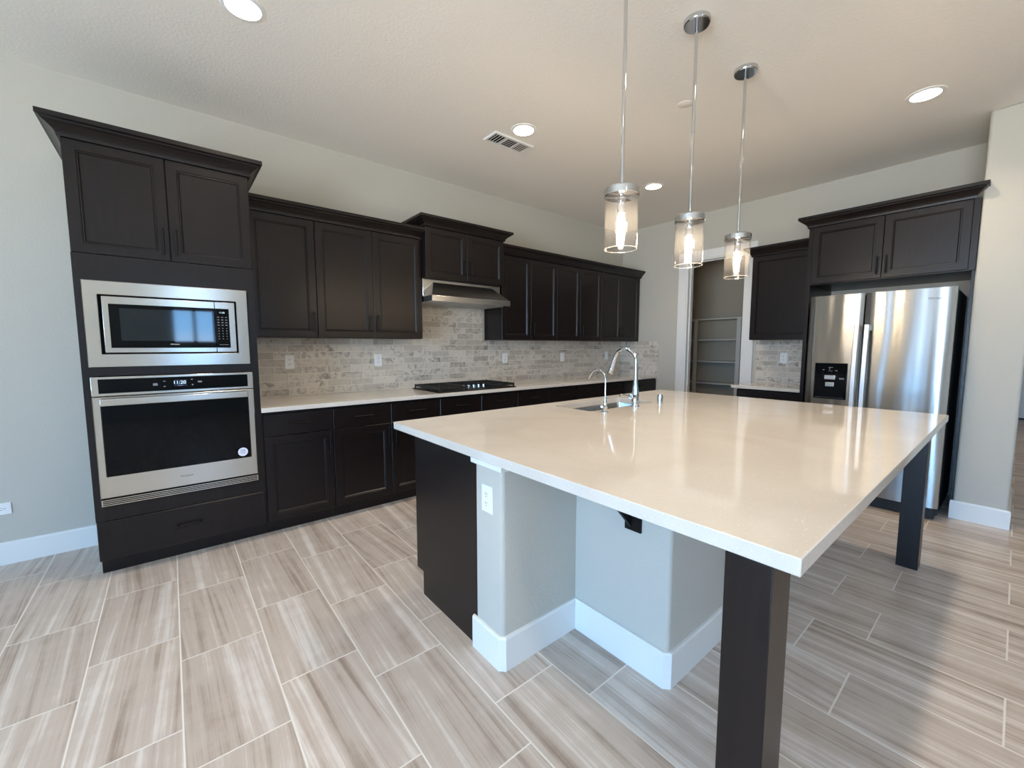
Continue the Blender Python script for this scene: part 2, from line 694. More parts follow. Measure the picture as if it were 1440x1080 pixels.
BASE = [(0, 0), (0.014, 0), (0.014, 0.128), (0.010, 0.140), (0, 0.140)]
mb = MB()
mb.sweep([(XW, -0.0005), (-0.002, -0.0005)], BASE, True)
struct(mb, 'baseboard_left', 'trim', smooth=False)
mb = MB()
mb.sweep([(5.0345, -3.6195), (5.0195, -3.6195), (5.0195, -3.8985), (L + 0.12, -3.8985)], [(o, z) for o, z in BASE], True)
struct(mb, 'baseboard_right', 'trim', smooth=False)
mb = MB()
mb.sweep([(XFAR - 0.0005, -3.75), (XFAR - 0.0005, -4.35)], BASE, True)
mb.sweep([(XFAR - 0.0005, -5.45), (XFAR - 0.0005, YW)], BASE, True)
struct(mb, 'baseboard_far', 'trim', smooth=False)

# far glazed white door seen past the wing wall
mb = MB()
FD = (-4.72, -3.80)
mb.box(XFAR - 0.05, XFAR - 0.001, FD[0], FD[1], 0.03, 1.0)
mb.box(XFAR - 0.05, XFAR - 0.001, FD[0], FD[0] + 0.1, 1.0, 2.1)
mb.box(XFAR - 0.05, XFAR - 0.001, FD[1] - 0.1, FD[1], 1.0, 2.1)
mb.box(XFAR - 0.05, XFAR - 0.001, FD[0], FD[1], 2.1, 2.2)
mb.box(XFAR - 0.035, XFAR - 0.001, FD[0] + 0.1, FD[1] - 0.1, 1.0, 2.1)
d2 = struct(mb, 'door_2', 'trim')
box(XFAR - 0.06, XFAR - 0.0505, FD[0] - 0.02, FD[1] + 0.02, 0.0, 0.03).build('threshold', 'kick', d2)
box(XFAR - 0.065, XFAR - 0.0505, FD[0] + 0.05, FD[1] - 0.05, 0.94, 0.97).build('door_rail', 'charcoal', d2)
box(XFAR - 0.065, XFAR - 0.0505, FD[0] + 0.05, FD[1] - 0.05, 1.05, 1.08).build('door_rail', 'charcoal', d2)

# pantry casing and jamb
CAS = 0.114
mb = MB()
mb.box(L - 0.018, L - 0.0005, PO1, PO1 + CAS, 0, PZ)
mb.box(L - 0.018, L - 0.0005, PO0 - CAS, PO0, 0, PZ)
mb.box(L - 0.018, L - 0.0005, PO0 - CAS, PO1 + CAS, PZ, PZ + 0.102)
struct(mb, 'trim_1', 'trim', bevel=0.003)
mb = MB()
mb.box(L - 0.012, L + 0.132, PO1 - 0.019, PO1 - 0.0005, 0, PZ - 0.019)
mb.box(L - 0.012, L + 0.132, PO0 + 0.0005, PO0 + 0.019, 0, PZ - 0.019)
mb.box(L - 0.012, L + 0.132, PO0 + 0.0005, PO1 - 0.0005, PZ - 0.019, PZ - 0.0005)
mb.box(L + 0.045, L + 0.085, PO1 - 0.031, PO1 - 0.019, 0, PZ - 0.031)
mb.box(L + 0.045, L + 0.085, PO0 + 0.019, PO0 + 0.031, 0, PZ - 0.031)
mb.box(L + 0.045, L + 0.085, PO0 + 0.019, PO1 - 0.019, PZ - 0.031, PZ - 0.019)
struct(mb, 'door_1', 'trim', bevel=0.002)

# pantry shelving
t = thing('pantry_shelving', 'painted built-in shelves on the rear wall inside the open pantry doorway', 'shelves', (7.05, -1.2, 0))
for z in (1.76, 1.44, 1.10, 0.76, 0.42):
    box(6.90, 7.245, -2.49, -0.002, z - 0.02, z).build('shelf', 'shelf', t)
for y in (-0.57, -1.22, -1.94):
    box(6.885, 6.899, y - 0.03, y + 0.03, 0.0, 1.762).build('upright', 'shelf', t)

# ------------------------------------------------------------------ tall oven cabinet
WT, DT, DF = 0.8345, 0.605, 0.02     # width, body depth, door thickness
FT = -DT - 0.0005                     # plane the fronts sit on
t = thing('oven_cabinet', 'tall espresso cabinet at left end holding the microwave and wall oven', 'cabinet', (WT / 2, -0.3, 0))
mb = MB()
mb.prism([(-0.001, 0.0), (-0.53, 0.0), (-0.53, 0.102), (-DT, 0.102), (-DT, 0.337), (-0.03, 0.337), (-0.03, 0.43), (-0.001, 0.43)], 'x', 0.0, WT)   # bottom
mb.box(0, 0.030, -DT, -0.001, 0.43, 1.8365)
mb.box(WT - 0.030, WT, -DT, -0.001, 0.43, 1.8365)
mb.box(0.030, WT - 0.030, -DT, -0.001, 1.173, 1.222)
mb.box(0.030, WT - 0.030, -DT, -0.001, 1.690, 1.8365)
mb.box(0, WT, -DT, -0.001, 1.8365, 2.425)
mb.box(0.030, WT - 0.030, -DT, -0.45, 0.337, 0.43)
mb.build('cabinet_body', 'wood', t, smooth=False)
# flush face frame around the appliances
mb = MB(FA(0, FT, 0))
mb.box(0.0, 0.034, 0.340, 1.835, 0, 0.018)
mb.box(0.793, WT, 0.340, 1.835, 0, 0.018)
mb.box(0.034, 0.793, 1.690, 1.835, 0, 0.018)
mb.box(0.034, 0.793, 1.168, 1.222, 0, 0.018)
mb.box(0.034, 0.793, 0.340, 0.428, 0, 0.018)
mb.build('face_frame', 'wood', t, smooth=False)
for i, (u0, u1) in enumerate(((0.003, 0.4155), (0.419, 0.8315))):
    d = panel_door(FA(u0, FT, 1.838), u1 - u0, 2.42 - 1.838, t, rail=0.050)
    bar_pull(FA((u1 - 0.028) if i == 0 else (u0 + 0.028), FT - DF, 1.838 + 0.105), 0.15, True, d)
d = slab_front(FA(0.003, FT, 0.107), WT - 0.006, 0.228, t)
bar_pull(FA(0.4155, FT - DF, 0.224), 0.145, False, d)
crown([(-0.0005, -0.001), (-0.0005, FT - 0.021), (WT + 0.0005, FT - 0.021), (WT + 0.0005, -0.001)], 2.4205, t, True)

# ------------------------------------------------------------------ microwave
FM = FA(0, FT - 0.0185, 0)
t = thing('microwave', 'stainless steel built-in microwave above the wall oven', 'microwave', (0.41, -0.5, 1.22))
mb = MB(FM)
x0, x1, z0, z1 = 0.029, 0.789, 1.217, 1.695
a0, a1, c0, c1 = 0.088, 0.727, 1.290, 1.620
mb.loft([rect(x0, z0, x1, z1, 0.0), rect(x0, z0, x1, z1, 0.008), rect(x0 + 0.003, z0 + 0.003, x1 - 0.003, z1 - 0.003, 0.011),
         rect(a0 - 0.002, c0 - 0.002, a1 + 0.002, c1 + 0.002, 0.011), rect(a0, c0, a1, c1, 0.009), rect(a0, c0, a1, c1, -0.02)], False, False)
mb.build('trim_frame', 'steel', t, smooth=False)
MB(FM).box(0.0885, 0.7265, 1.2905, 1.6195, -0.30, -0.006).build('cavity_box', 'dark', t)
d = MB(FM).box(0.102, 0.6115, 1.298, 1.612, -0.005, 0.006).build('door', 'steel', t, bevel=0.002)
MB(FM).box(0.128, 0.6113, 1.325, 1.571, 0.0061, 0.0078).build('door_glass', 'black_glass', d, bevel=0.001)
MB(FM).box(0.172, 0.597, 1.366, 1.548, 0.0079, 0.0083).build('viewing_window', simple('microwave_window_glass', lin(18, 26, 32), 0.05, Specular_IOR_Level=0.45), d)
text('Whirlpool', 'maker_mark', 'plastic', d, FA(0.406, FT - 0.0185 - 0.0080, 1.346), 0.042)
p = MB(FM).box(0.6135, 0.718, 1.298, 1.612, -0.005, 0.006).build('control_panel', 'steel', t, bevel=0.002)
MB(FM).box(0.6137, 0.686, 1.325, 1.571, 0.0061, 0.0078).build('panel_glass', 'black_glass', p, bevel=0.001)
text('11:20', 'clock_digits', 'display', p, FA(0.650, FT - 0.0185 - 0.0080, 1.546), 0.026)
mb = MB(FM)
for r_ in range(9):
    for c_ in range(3):
        zz = 1.517 - r_ * 0.0165 - (0.004 if r_ > 3 else 0)
        wd = 0.0055 if r_ < 4 else 0.0028
        uu_ = 0.6285 + c_ * 0.0205
        mb.box(uu_ - wd, uu_ + wd, zz - 0.0022, zz + 0.0022, 0.0079, 0.0083)
mb.build('key_legends', 'ink', p)
MB(FM).box(0.628, 0.674, 1.343, 1.3455, 0.0079, 0.0083).build('start_key', 'ink', p)

# ------------------------------------------------------------------ wall oven
t = thing('wall_oven', 'stainless steel single wall oven with clock and sticker, below the microwave', 'oven', (0.41, -0.5, 0.43))
MB(FM).box(0.040, 0.786, 0.440, 1.155, -0.50, -0.001).build('oven_box', 'dark', t)
p = MB(FM).box(0.031, 0.796, 1.056, 1.164, 0, 0.022).build('control_panel', 'steel', t, bevel=0.003)
MB(FM).box(0.061, 0.765, 1.071, 1.151, 0.0221, 0.0240).build('panel_glass', 'black_glass', p, bevel=0.001)
MB(FM).box(0.389, 0.449, 1.093, 1.133, 0.0241, 0.0245).build('display', 'display_bg', p)
text('11:20', 'clock_digits', 'display', p, FA(0.4165, FT - 0.0185 - 0.0247, 1.116), 0.056)
for u_, z_, w_, h_ in ((0.302, 1.110, 0.022, 0.014), (0.344, 1.127, 0.010, 0.006), (0.344, 1.096, 0.010, 0.005), (0.474, 1.132, 0.010, 0.006), (0.476, 1.099, 0.008, 0.008), (0.513, 1.116, 0.020, 0.010), (0.417, 1.0985, 0.026, 0.0035)):
    MB(FM).box(u_ - w_ / 2, u_ + w_ / 2, z_ - h_ / 2, z_ + h_ / 2, 0.0241, 0.0250).build('touch_key', 'ink', p)
mb = MB(FM)
x0, x1, z0, z1 = 0.031, 0.796, 0.474, 1.052
a0, a1, c0, c1 = 0.062, 0.764, 0.596, 1.040
mb.loft([rect(x0, z0, x1, z1, 0.0), rect(x0, z0, x1, z1, 0.018), rect(x0 + 0.004, z0 + 0.004, x1 - 0.004, z1 - 0.004, 0.022),
         rect(a0, c0, a1, c1, 0.022), rect(a0 + 0.002, c0 + 0.002, a1 - 0.002, c1 - 0.002, 0.019)])
d = mb.build('door', 'steel', t, smooth=False)
MB(FM).box(0.0645, 0.7615, 0.5985, 1.0375, 0.0191, 0.0215).build('door_glass', 'black_glass', d)
mb = MB(FM)
mb.box(0.064, 0.760, 1.004, 1.043, 0.052, 0.066)
for u_ in (0.085, 0.739):
    mb.box(u_ - 0.014, u_ + 0.014, 1.012, 1.036, 0.0216, 0.052)
mb.build('handle', 'steel', d, bevel=0.004)
MB(FM).cyl((0.716, 0.637, 0.0216), (0.716, 0.637, 0.0222), 0.028, 32).build('sticker', 'sticker', d)
mb = MB(FM)
for z_, w_ in ((0.652, 0.026), (0.646, 0.034), (0.640, 0.030), (0.632, 0.036), (0.625, 0.024)):
    mb.box(0.716 - w_ / 2, 0.716 + w_ / 2, z_ - 0.0014, z_ + 0.0014, 0.0223, 0.0226)
mb.build('sticker_print', 'sticker_ink', d)
text('Whirlpool', 'maker_mark', 'logo_ink', d, FA(0.416, FT - 0.0185 - 0.0222, 0.537), 0.064)
MB(FM).box(0.033, 0.794, 0.428, 0.470, 0, 0.006).build('vent_back', 'dark', t)
mb = MB(FM)
for z_ in (0.429, 0.4395, 0.450, 0.4605):
    mb.box(0.032, 0.795, z_, z_ + 0.0048, 0.006, 0.018)
for u_ in (0.032, 0.789):
    mb.box(u_, u_ + 0.006, 0.428, 0.466, 0.006, 0.0175)
mb.build('vent_grille', 'steel', t)

# ------------------------------------------------------------------ upper cabinets, left wall
ZU0, ZU1 = 1.401, 2.302
DU = 0.304


def upper_left(x0, x1, doors, label, path, right_side='r', z0=ZU0, z1=ZU1, depth=DU, top=0.094, handles=None, body_x0=None):
    t = thing('upper_cabinet', label, 'cabinet', ((x0 + x1) / 2, -0.15, z0), 'espresso upper cabinets')
    MB().box(body_x0 if body_x0 is not None else x0, x1, -depth, -0.001, z0, z1 + 0.004).build('cabinet_body', 'wood', t, smooth=False)
    fy = -depth - 0.0005
    for (u0, u1, hs) in doors:
        d = panel_door(FA(u0 + 0.0015, fy, z0 + 0.003), u1 - u0 - 0.003, z1 - z0 - 0.004, t)
        bar_pull(FA(u1 - 0.030 if hs == 'r' else u0 + 0.030, fy - DF, z0 + 0.125), 0.15, True, d)
    crown(path, z1 + 0.001, t, True, top)
    return t


fy = -DU - 0.021
upper_left(WT + 0.001, 1.299, [(0.842, 1.299, 'r')], 'espresso upper cabinet with one door, beside the tall oven cabinet', [(WT + 0.001, fy), (1.299, fy)])
upper_left(1.300, 2.213, [(1.300, 1.757, 'r'), (1.757, 2.213, 'l')], 'espresso two-door upper cabinet left of the range hood', [(1.300, fy), (2.213, fy)])
hx0, hx1 = 2.2145, 3.118
hf = -0.380 - 0.021
upper_left(hx0, hx1, [(hx0 + 0.002, 2.667, 'r'), (2.667, hx1 - 0.002, 'l')], 'short raised espresso cabinet with two doors directly above the range hood',
           [(hx0 - 0.0005, -0.001), (hx0 - 0.0005, hf), (hx1 + 0.0005, hf), (hx1 + 0.0005, -0.001)], z0=1.962, z1=2.412, depth=0.380, top=0.086)
RX = [3.150, 3.570, 3.990, 4.405, 4.820, 5.245, 5.670]
LB = ['espresso two-door upper cabinet just right of the range hood', 'middle two-door espresso cabinet of the run right of the hood',
      'two-door espresso upper cabinet in the corner beside the pantry wall']
for i in range(3):
    a, m_, b = RX[2 * i], RX[2 * i + 1], RX[2 * i + 2]
    xe = b - 0.0005 if i < 2 else L - 0.0015
    pth = [(a, fy), (xe, fy)] if i < 2 else [(a, fy), (5.70, fy)]
    if i == 0:
        pth = [(3.1195, fy), (xe, fy)]
    upper_left(a, xe, [(a, m_, 'r'), (m_, b, 'l')], LB[i], pth, body_x0=a)

# ------------------------------------------------------------------ range hood
t = thing('range_hood', 'stainless steel range hood under the short cabinet above the cooktop', 'range hood', (2.667, -0.25, 1.74))
mb = MB()
mb.box(2.2155, 3.117, -0.335, -0.001, 1.795, 1.9605)
mb.build('hood_body', 'steel_plain', t, bevel=0.006)
mb = MB()
A = [(2.325, -0.336, 1.930), (3.010, -0.336, 1.930), (3.010, -0.3352, 1.930), (2.325, -0.3352, 1.930)]
B = [(2.2215, -0.498, 1.7925), (3.1235, -0.498, 1.7925), (3.1235, -0.3352, 1.7925), (2.2215, -0.3352, 1.7925)]
mb.loft([A, B])
mb.build('canopy', steel('hood_canopy_steel', (0.42, 0.41, 0.40, 1), 0.3, (1, 0, 0), 0.6), t, smooth=False)
mb = MB()
mb.box(2.2215, 3.1235, -0.500, -0.001, 1.742, 1.792)
mb.build('lip', 'steel_plain', t, bevel=0.002)
mb = MB()
mb.box(2.26, 2.66, -0.44, -0.06, 1.7385, 1.7415)
mb.box(2.68, 3.08, -0.44, -0.06, 1.7385, 1.7415)
mb.build('filter', simple('filter_mesh', (0.45, 0.45, 0.44, 1), 0.55, 0.6), t)

# ------------------------------------------------------------------ base cabinets, left wall
DB = 0.600


def base_left(x0, x1, units, label):
    """units: (u0, u1, handle side); every unit has a drawer over a door"""
    t = thing('base_cabinet', label, 'cabinet', ((x0 + x1) / 2, -0.3, 0), 'espresso base cabinets')
    mb = MB()
    mb.prism([(-0.001, 0.0), (-0.530, 0.0), (-0.530, 0.102), (-DB, 0.102), (-DB, 0.882), (-0.001, 0.882)], 'x', x0, x1)
    mb.build('cabinet_body', 'wood', t, smooth=False)
    fy = -DB - 0.0005
    for u0, u1, hs in units:
        d = slab_front(FA(u0 + 0.002, fy, 0.709), u1 - u0 - 0.004, 0.155, t)
        bar_pull(FA((u0 + u1) / 2, fy - DF, 0.792), 0.15, False, d)
        d = panel_door(FA(u0 + 0.002, fy, 0.106), u1 - u0 - 0.004, 0.599, t)
        bar_pull(FA(u1 - 0.030 if hs == 'r' else u0 + 0.030, fy - DF, 0.61), 0.15, True, d)
    return t


base_left(WT + 0.001, 1.299, [(0.843, 1.299, 'r')], 'espresso base cabinet with one drawer and door, right beside the oven cabinet')
base_left(1.300, 2.213, [(1.300, 1.757, 'r'), (1.757, 2.213, 'l')], 'espresso base cabinet with two drawers left of the cooktop')
base_left(2.214, 3.118, [(2.216, 2.666, 'r'), (2.666, 3.116, 'l')], 'espresso base cabinet under the black cooktop')
base_left(3.119, 4.033, [(3.121, 3.576, 'r'), (3.576, 4.031, 'l')], 'espresso base cabinet just right of the cooktop')
base_left(4.034, 4.947, [(4.036, 4.49, 'r'), (4.49, 4.945, 'l')], 'espresso base cabinet behind the sink faucet in the photo')
base_left(4.948, L - 0.0015, [(4.95, 5.70, 'l')], 'espresso base cabinet at the corner beside the pantry wall')

# countertop and backsplash
ZC = 0.914
tag(MB().box(WT + 0.001, L - 0.0015, -0.640, -0.001, 0.883, ZC).build('countertop', 'quartz', bevel=0.002),
    'long cream quartz countertop along the left wall under the upper cabinets', 'countertop')
mb = MB()
mb.box(WT + 0.001, 2.2140, -0.010, -0.001, ZC + 0.0005, ZU0 - 0.0005)
mb.box(2.2140, 3.1190, -0.010, -0.001, ZC + 0.0005, 1.7415)
mb.box(3.1190, L - 0.011, -0.010, -0.001, ZC + 0.0005, ZU0 - 0.0005)
mb.box(L - 0.0105, L - 0.001, -0.640, -0.001, ZC + 0.0005, ZU0 - 0.0005)
tag(mb.build('backsplash', 'splash', smooth=False), 'long grey marble brick backsplash behind the cooktop and left counter', 'backsplash')

# ------------------------------------------------------------------ outlets and switches


def outlet(frame, label, kind='duplex', horiz=False, group='wall outlets and switches'):
    o = frame.to_translation()
    t = thing('electrical_outlet' if kind != 'switch' else 'light_switch', label, 'outlet' if kind != 'switch' else 'switch', o, group)
    f = frame @ Matrix.Rotation(R(90), 4, 'Z') if horiz else frame
    mb = MB(f)
    e = 0.003
    mb.loft([rect(-0.036, -0.058, 0.036, 0.058, 0), rect(-0.036, -0.058, 0.036, 0.058, 0.003), rect(-0.036 + e, -0.058 + e, 0.036 - e, 0.058 - e, 0.006)])
    mb.build('cover_plate', 'plastic', t, smooth=False)
    if kind == 'switch':
        MB(f).box(-0.017, 0.017, -0.033, 0.033, 0.0061, 0.0085).build('rocker', 'plastic', t, bevel=0.001)
        return t
    for s_ in (-1, 1):
        if kind == 'gfci':
            q = MB(f).box(-0.017, 0.017, s_ * 0.019 - 0.0145, s_ * 0.019 + 0.0145, 0.0061, 0.0078).build('receptacle', 'plastic', t)
        else:
            mb = MB(f)
            mb.lathe((0, 0, 0), [(0.0165, 0.0061), (0.0165, 0.0078)], 24)
            for v in mb.bm.verts:
                v.co += (f.to_3x3() @ Vector((0, s_ * 0.0195, 0)))
            q = mb.build('receptacle', 'plastic', t)
        mb = MB(f)
        c_ = s_ * 0.0195
        mb.box(-0.0075, -0.0050, c_ - 0.001, c_ + 0.0085, 0.0079, 0.0082)
        mb.box(0.0050, 0.0072, c_ + 0.000, c_ + 0.0075, 0.0079, 0.0082)
        mb.box(-0.0022, 0.0022, c_ - 0.0095, c_ - 0.005, 0.0079, 0.0082)
        mb.build('socket_slots', 'slot', q)
    return t


GB = 'outlets and switches on the backsplash'
outlet(FA(1.145, -0.0105, 1.203), 'white outlet on the backsplash nearest the tall oven cabinet', 'duplex', group=GB)
outlet(FA(1.903, -0.0105, 1.202), 'white outlet on the backsplash just left of the cooktop', 'gfci', group=GB)
outlet(FA(3.440, -0.0105, 1.194), 'white outlet on the backsplash just right of the cooktop', 'duplex', group=GB)
outlet(FA(4.413, -0.0105, 1.190), 'blank white switch plate on the backsplash, left of the sink faucet', 'switch', group=GB)
outlet(FA(5.347, -0.0105, 1.197), 'blank white switch plate on the backsplash, closest to the far corner', 'switch', group=GB)
outlet(FB(L - 0.0105, -2.195, 1.199), 'white outlet on the small backsplash beside the refrigerator', 'duplex')
outlet(FA(-0.484, -0.0005, 0.348), 'white outlet low on the left wall above the baseboard', 'duplex', horiz=True)

# ------------------------------------------------------------------ cooktop
t = thing('gas_cooktop', 'black five-burner gas cooktop set into the left wall counter', 'cooktop', (2.665, -0.34, ZC))
mb = MB()
mb.box(2.215, 3.115, -0.600, -0.085, ZC + 0.0005, ZC + 0.010)
mb.build('cooktop_pan', 'black', t, bevel=0.003)
for (bx_, by_, br) in ((2.36, -0.46, 0.042), (2.36, -0.21, 0.038), (2.665, -0.24, 0.055), (2.97, -0.46, 0.038), (2.97, -0.21, 0.042)):
    b_ = MB().lathe((bx_, by_, ZC + 0.0105), [(br, 0), (br, 0.009), (br * 0.8, 0.012)], 28).build('burner', 'charcoal', t)
    MB().lathe((bx_, by_, ZC + 0.0225), [(br * 0.78, 0), (br * 0.78, 0.005), (br * 0.65, 0.007)], 28).build('burner_cap', 'iron', b_)


def grate(x0, x1, y0, y1):
    mb = MB()
    za, zb = ZC + 0.026, ZC + 0.046
    s_ = 0.006
    for x in (x0, x1):
        mb.box(x - s_, x + s_, y0 - s_, y1 + s_, za, zb)
    for y in (y0, y1, (y0 + y1) / 2):
        mb.box(x0 + s_, x1 - s_, y - s_, y + s_, za, zb)
    for x in [x0 + (x1 - x0) * q_ / 5 for q_ in (1, 2, 3, 4)]:
        mb.box(x - 0.004, x + 0.004, y0 + s_, y1 - s_, za + 0.003, zb + 0.001)
    for x in (x0, x1):
        for y in (y0, y1):
            mb.box(x - s_, x + s_, y - s_, y + s_, ZC + 0.0105, za)
    return mb.build('grate', 'iron', t)


grate(2.235, 2.515, -0.585, -0.105)
grate(2.533, 2.797, -0.385, -0.105)
grate(2.815, 3.095, -0.585, -0.105)
for i in range(5):
    kx = 2.545 + 0.060 * i
    k_ = MB().lathe((kx, -0.490, ZC + 0.0105), [(0.021, 0), (0.021, 0.006), (0.018, 0.008), (0.016, 0.032), (0.014, 0.034)], 24).build('knob', 'chrome', t)

# ------------------------------------------------------------------ end wall: small counter, upper cabinet, refrigerator bay
YP = -2.560          # refrigerator side panel, left face
yl = -1.940
t = thing('upper_cabinet', 'single-door espresso upper cabinet between pantry doorway and refrigerator', 'cabinet', (5.55, -2.24, ZU0), 'espresso upper cabinets')
MB().box(L - DU, L - 0.001, YP + 0.001, yl, ZU0, ZU1 + 0.004).build('cabinet_body', 'wood', t, smooth=False)
fx = L - DU - 0.0005
d = panel_door(FB(fx, yl - 0.0015, ZU0 + 0.003), (yl - YP) - 0.005, ZU1 - ZU0 - 0.004, t)
bar_pull(FB(fx - DF, YP + 0.032, ZU0 + 0.125), 0.15, True, d)
crown([(L - 0.001, yl + 0.0005), (fx - 0.0205, yl + 0.0005), (fx - 0.0205, YP + 0.001)], ZU1 + 0.001, t, True)
t = thing('base_cabinet', 'small espresso base cabinet between pantry doorway and refrigerator', 'cabinet', (5.4, -2.24, 0), 'espresso base cabinets')
mb = MB()
yb = -1.955
mb.box(L - DB, L - 0.001, YP + 0.001, yb, 0.102, 0.882)
mb.box(L - 0.53, L - 0.001, YP + 0.001, yb, 0.0, 0.102)
mb.build('cabinet_body', 'wood', t, smooth=False)
d = slab_front(FB(L - DB - 0.0005, yb - 0.002, 0.709), (yb - YP) - 0.006, 0.155, t)
bar_pull(FB(L - DB - 0.0205, (yb + YP) / 2, 0.792), 0.15, False, d)
d = panel_door(FB(L - DB - 0.0005, yb - 0.002, 0.106), (yb - YP) - 0.006, 0.599, t)
bar_pull(FB(L - DB - 0.0205, YP + 0.032, 0.61), 0.15, True, d)
tag(MB().box(L - 0.640, L - 0.001, YP + 0.001, -1.905, 0.883, ZC).build('countertop', 'quartz', bevel=0.002),
    'short cream quartz countertop between pantry doorway and refrigerator', 'countertop')
tag(MB().box(L - 0.010, L - 0.001, YP + 0.001, -1.905, ZC + 0.0005, ZU0 - 0.0005).build('backsplash', 'splash', smooth=False),
    'small grey marble brick backsplash beside the refrigerator', 'backsplash')

t = thing('refrigerator_cabinet', 'espresso cabinet surrounding the refrigerator with two doors over it', 'cabinet', (5.4, -3.08, 0))
FXC = 5.0255
MB().box(FXC - 0.012, L - 0.001, YP - 0.030, YP, 0.0, 2.415).build('side_panel', 'wood', t, smooth=False)
MB().box(5.036, L - 0.001, -3.6185, -3.602, 0.0, 1.893).build('side_panel', 'wood', t, smooth=False)
MB().box(FXC, L - 0.001, -3.6185, YP - 0.0305, 1.895, 2.415).build('cabinet_body', 'wood', t, smooth=False)
yA, yM, yB = YP - 0.032, -3.0897, -3.582
d = panel_door(FB(FXC - 0.0005, yA, 1.902), yA - yM - 0.0015, 2.410 - 1.902, t)
bar_pull(FB(FXC - 0.0205, yM + 0.030, 2.007), 0.15, True, d)
d = panel_door(FB(FXC - 0.0005, yM - 0.0015, 1.902), yM - yB - 0.0015, 2.410 - 1.902, t)
bar_pull(FB(FXC - 0.0205, yM - 0.030, 2.007), 0.15, True, d)
box(FXC - 0.016, FXC - 0.0005, -3.6185, yB - 0.002, 1.897, 2.415).build('filler_strip', 'wood', t, smooth=False)
crown([(L - 0.001, YP + 0.0005), (FXC - 0.021, YP + 0.0005), (FXC - 0.021, -3.583), (5.0188, -3.583)], 2.4125, t, True)

# ------------------------------------------------------------------ refrigerator
t = thing('refrigerator', 'stainless steel side-by-side refrigerator with black ice dispenser', 'refrigerator', (5.2, -3.11, 0))
XD = 4.79
MB().box(XD + 0.075, 5.695, -3.553, -2.668, 0.03, 1.755).build('fridge_body', 'charcoal', t, bevel=0.004)
MB().box(XD + 0.03, XD + 0.30, -3.54, -2.678, 0.012, 0.092).build('kick_plate', 'kick', t, bevel=0.003)
for y in (-3.50, -2.72):
    MB().cyl((5.5, y, 0.0), (5.5, y, 0.03), 0.02).build('foot', 'kick', t)


def fridge_door(y0, y1, nm, bow_):
    """gently bowed door, y0 > y1"""
    mb = MB()
    n_ = 14
    pts = []
    for i in range(n_ + 1):
        s_ = i / n_
        y = y0 + (y1 - y0) * s_
        edge = min(s_, 1 - s_) * abs(y1 - y0)
        x = XD - bow_ * (1 - (2 * s_ - 1) ** 2)
        if edge < 0.012:
            x += 0.012 * (1 - math.sqrt(max(0, 1 - (1 - edge / 0.012) ** 2)))
        pts.append((x, y))
    poly = pts + [(XD + 0.072, y1), (XD + 0.072, y0)]
    mb.prism([(a, b) for a, b in poly], 'z', 0.100, 1.764)
    return mb.build(nm, 'steel_fridge', t, smooth=True, angle=50)


dl = fridge_door(-2.663, -3.036, 'door', 0.0025)
dr = fridge_door(-3.046, -3.558, 'door', 0.0035)
dl['label'] = 'freezer door with dispenser'
dr['label'] = 'wide fresh food door'
for par_, yc in ((dl, -3.010), (dr, -3.074)):
    mb = MB()
    pts = []
    for i in range(17):
        s_ = i / 16
        z = 0.52 + (1.505 - 0.52) * s_
        bow = 0.050 + 0.016 * math.sin(math.pi * s_)
        pts.append((XD - bow, z))
    for side in (1,):
        ring = []
        a_ = [(x, yc + 0.017, z) for x, z in pts]
        rings = []
        for x, z in pts:
            rings.append([(x - 0.008, yc + 0.013, z), (x - 0.008, yc - 0.013, z), (x, yc - 0.018, z), (x + 0.010, yc - 0.016, z), (x + 0.010, yc + 0.016, z), (x, yc + 0.018, z)])
        mb.loft(rings)
    for z in (0.545, 1.48):
        mb.box(XD - 0.046, XD + 0.004, yc - 0.013, yc + 0.013, z - 0.02, z + 0.02)
    mb.build('handle', 'steel_handle', par_, smooth=True, angle=40)
# dispenser on the freezer door
FD_ = FB(XD - 0.0055, 0, 0)
p = MB(FD_).box(2.731, 2.960, 0.876, 1.186, -0.004, 0.004).build('dispenser', 'black_glass', t, bevel=0.008, seg=3)
MB(FD_).box(2.742, 2.949, 0.884, 1.060, 0.0042, 0.0050).build('recess_shade_sheet', 'dark', p)  # flat near-black sheet stands in for the shaded hollow
mb = MB(FD_)
mb.box(2.806, 2.884, 1.046, 1.082, 0.0045, 0.020)
mb.box(2.816, 2.880, 0.985, 1.022, 0.0052, 0.026)
mb.build('paddle', 'steel_plain', p, bevel=0.003)
MB(FD_).box(2.745, 2.946, 0.884, 0.892, 0.0052, 0.016).build('drip_tray', 'kick', p)
mb = MB(FD_)
for u_, z_, w_, h_ in ((2.845, 1.150, 0.030, 0.004), (2.838, 1.136, 0.006, 0.010), (2.795, 1.128, 0.012, 0.006), (2.885, 1.122, 0.016, 0.006), (2.925, 1.055, 0.034, 0.012), (2.845, 1.118, 0.030, 0.003)):
    mb.box(u_ - w_ / 2, u_ + w_ / 2, z_ - h_ / 2, z_ + h_ / 2, 0.0042, 0.0056)
mb.build('key_legends', 'ink', p)
text('Whirlpool', 'maker_mark', 'logo_ink', dr, FB(XD - 0.0030, -3.449, 1.686), 0.082, 0.002)

# ------------------------------------------------------------------ island
IX0, IX1, IY0, IY1 = 1.3199, 4.0296, -3.6218, -1.6794
ZI, TI = 0.914, 0.039
SK = (2.455, 3.200, -2.140, -1.805)


def rounded(x0, x1, y0, y1, r, n_=6):
    pts = []
    for cx, cy, a0 in ((x1 - r, y1 - r, 0), (x0 + r, y1 - r, 90), (x0 + r, y0 + r, 180), (x1 - r, y0 + r, 270)):
        for i in range(n_ + 1):
            a = R(a0 + 90 * i / n_)
            pts.append((cx + r * math.cos(a), cy + r * math.sin(a)))
    return pts


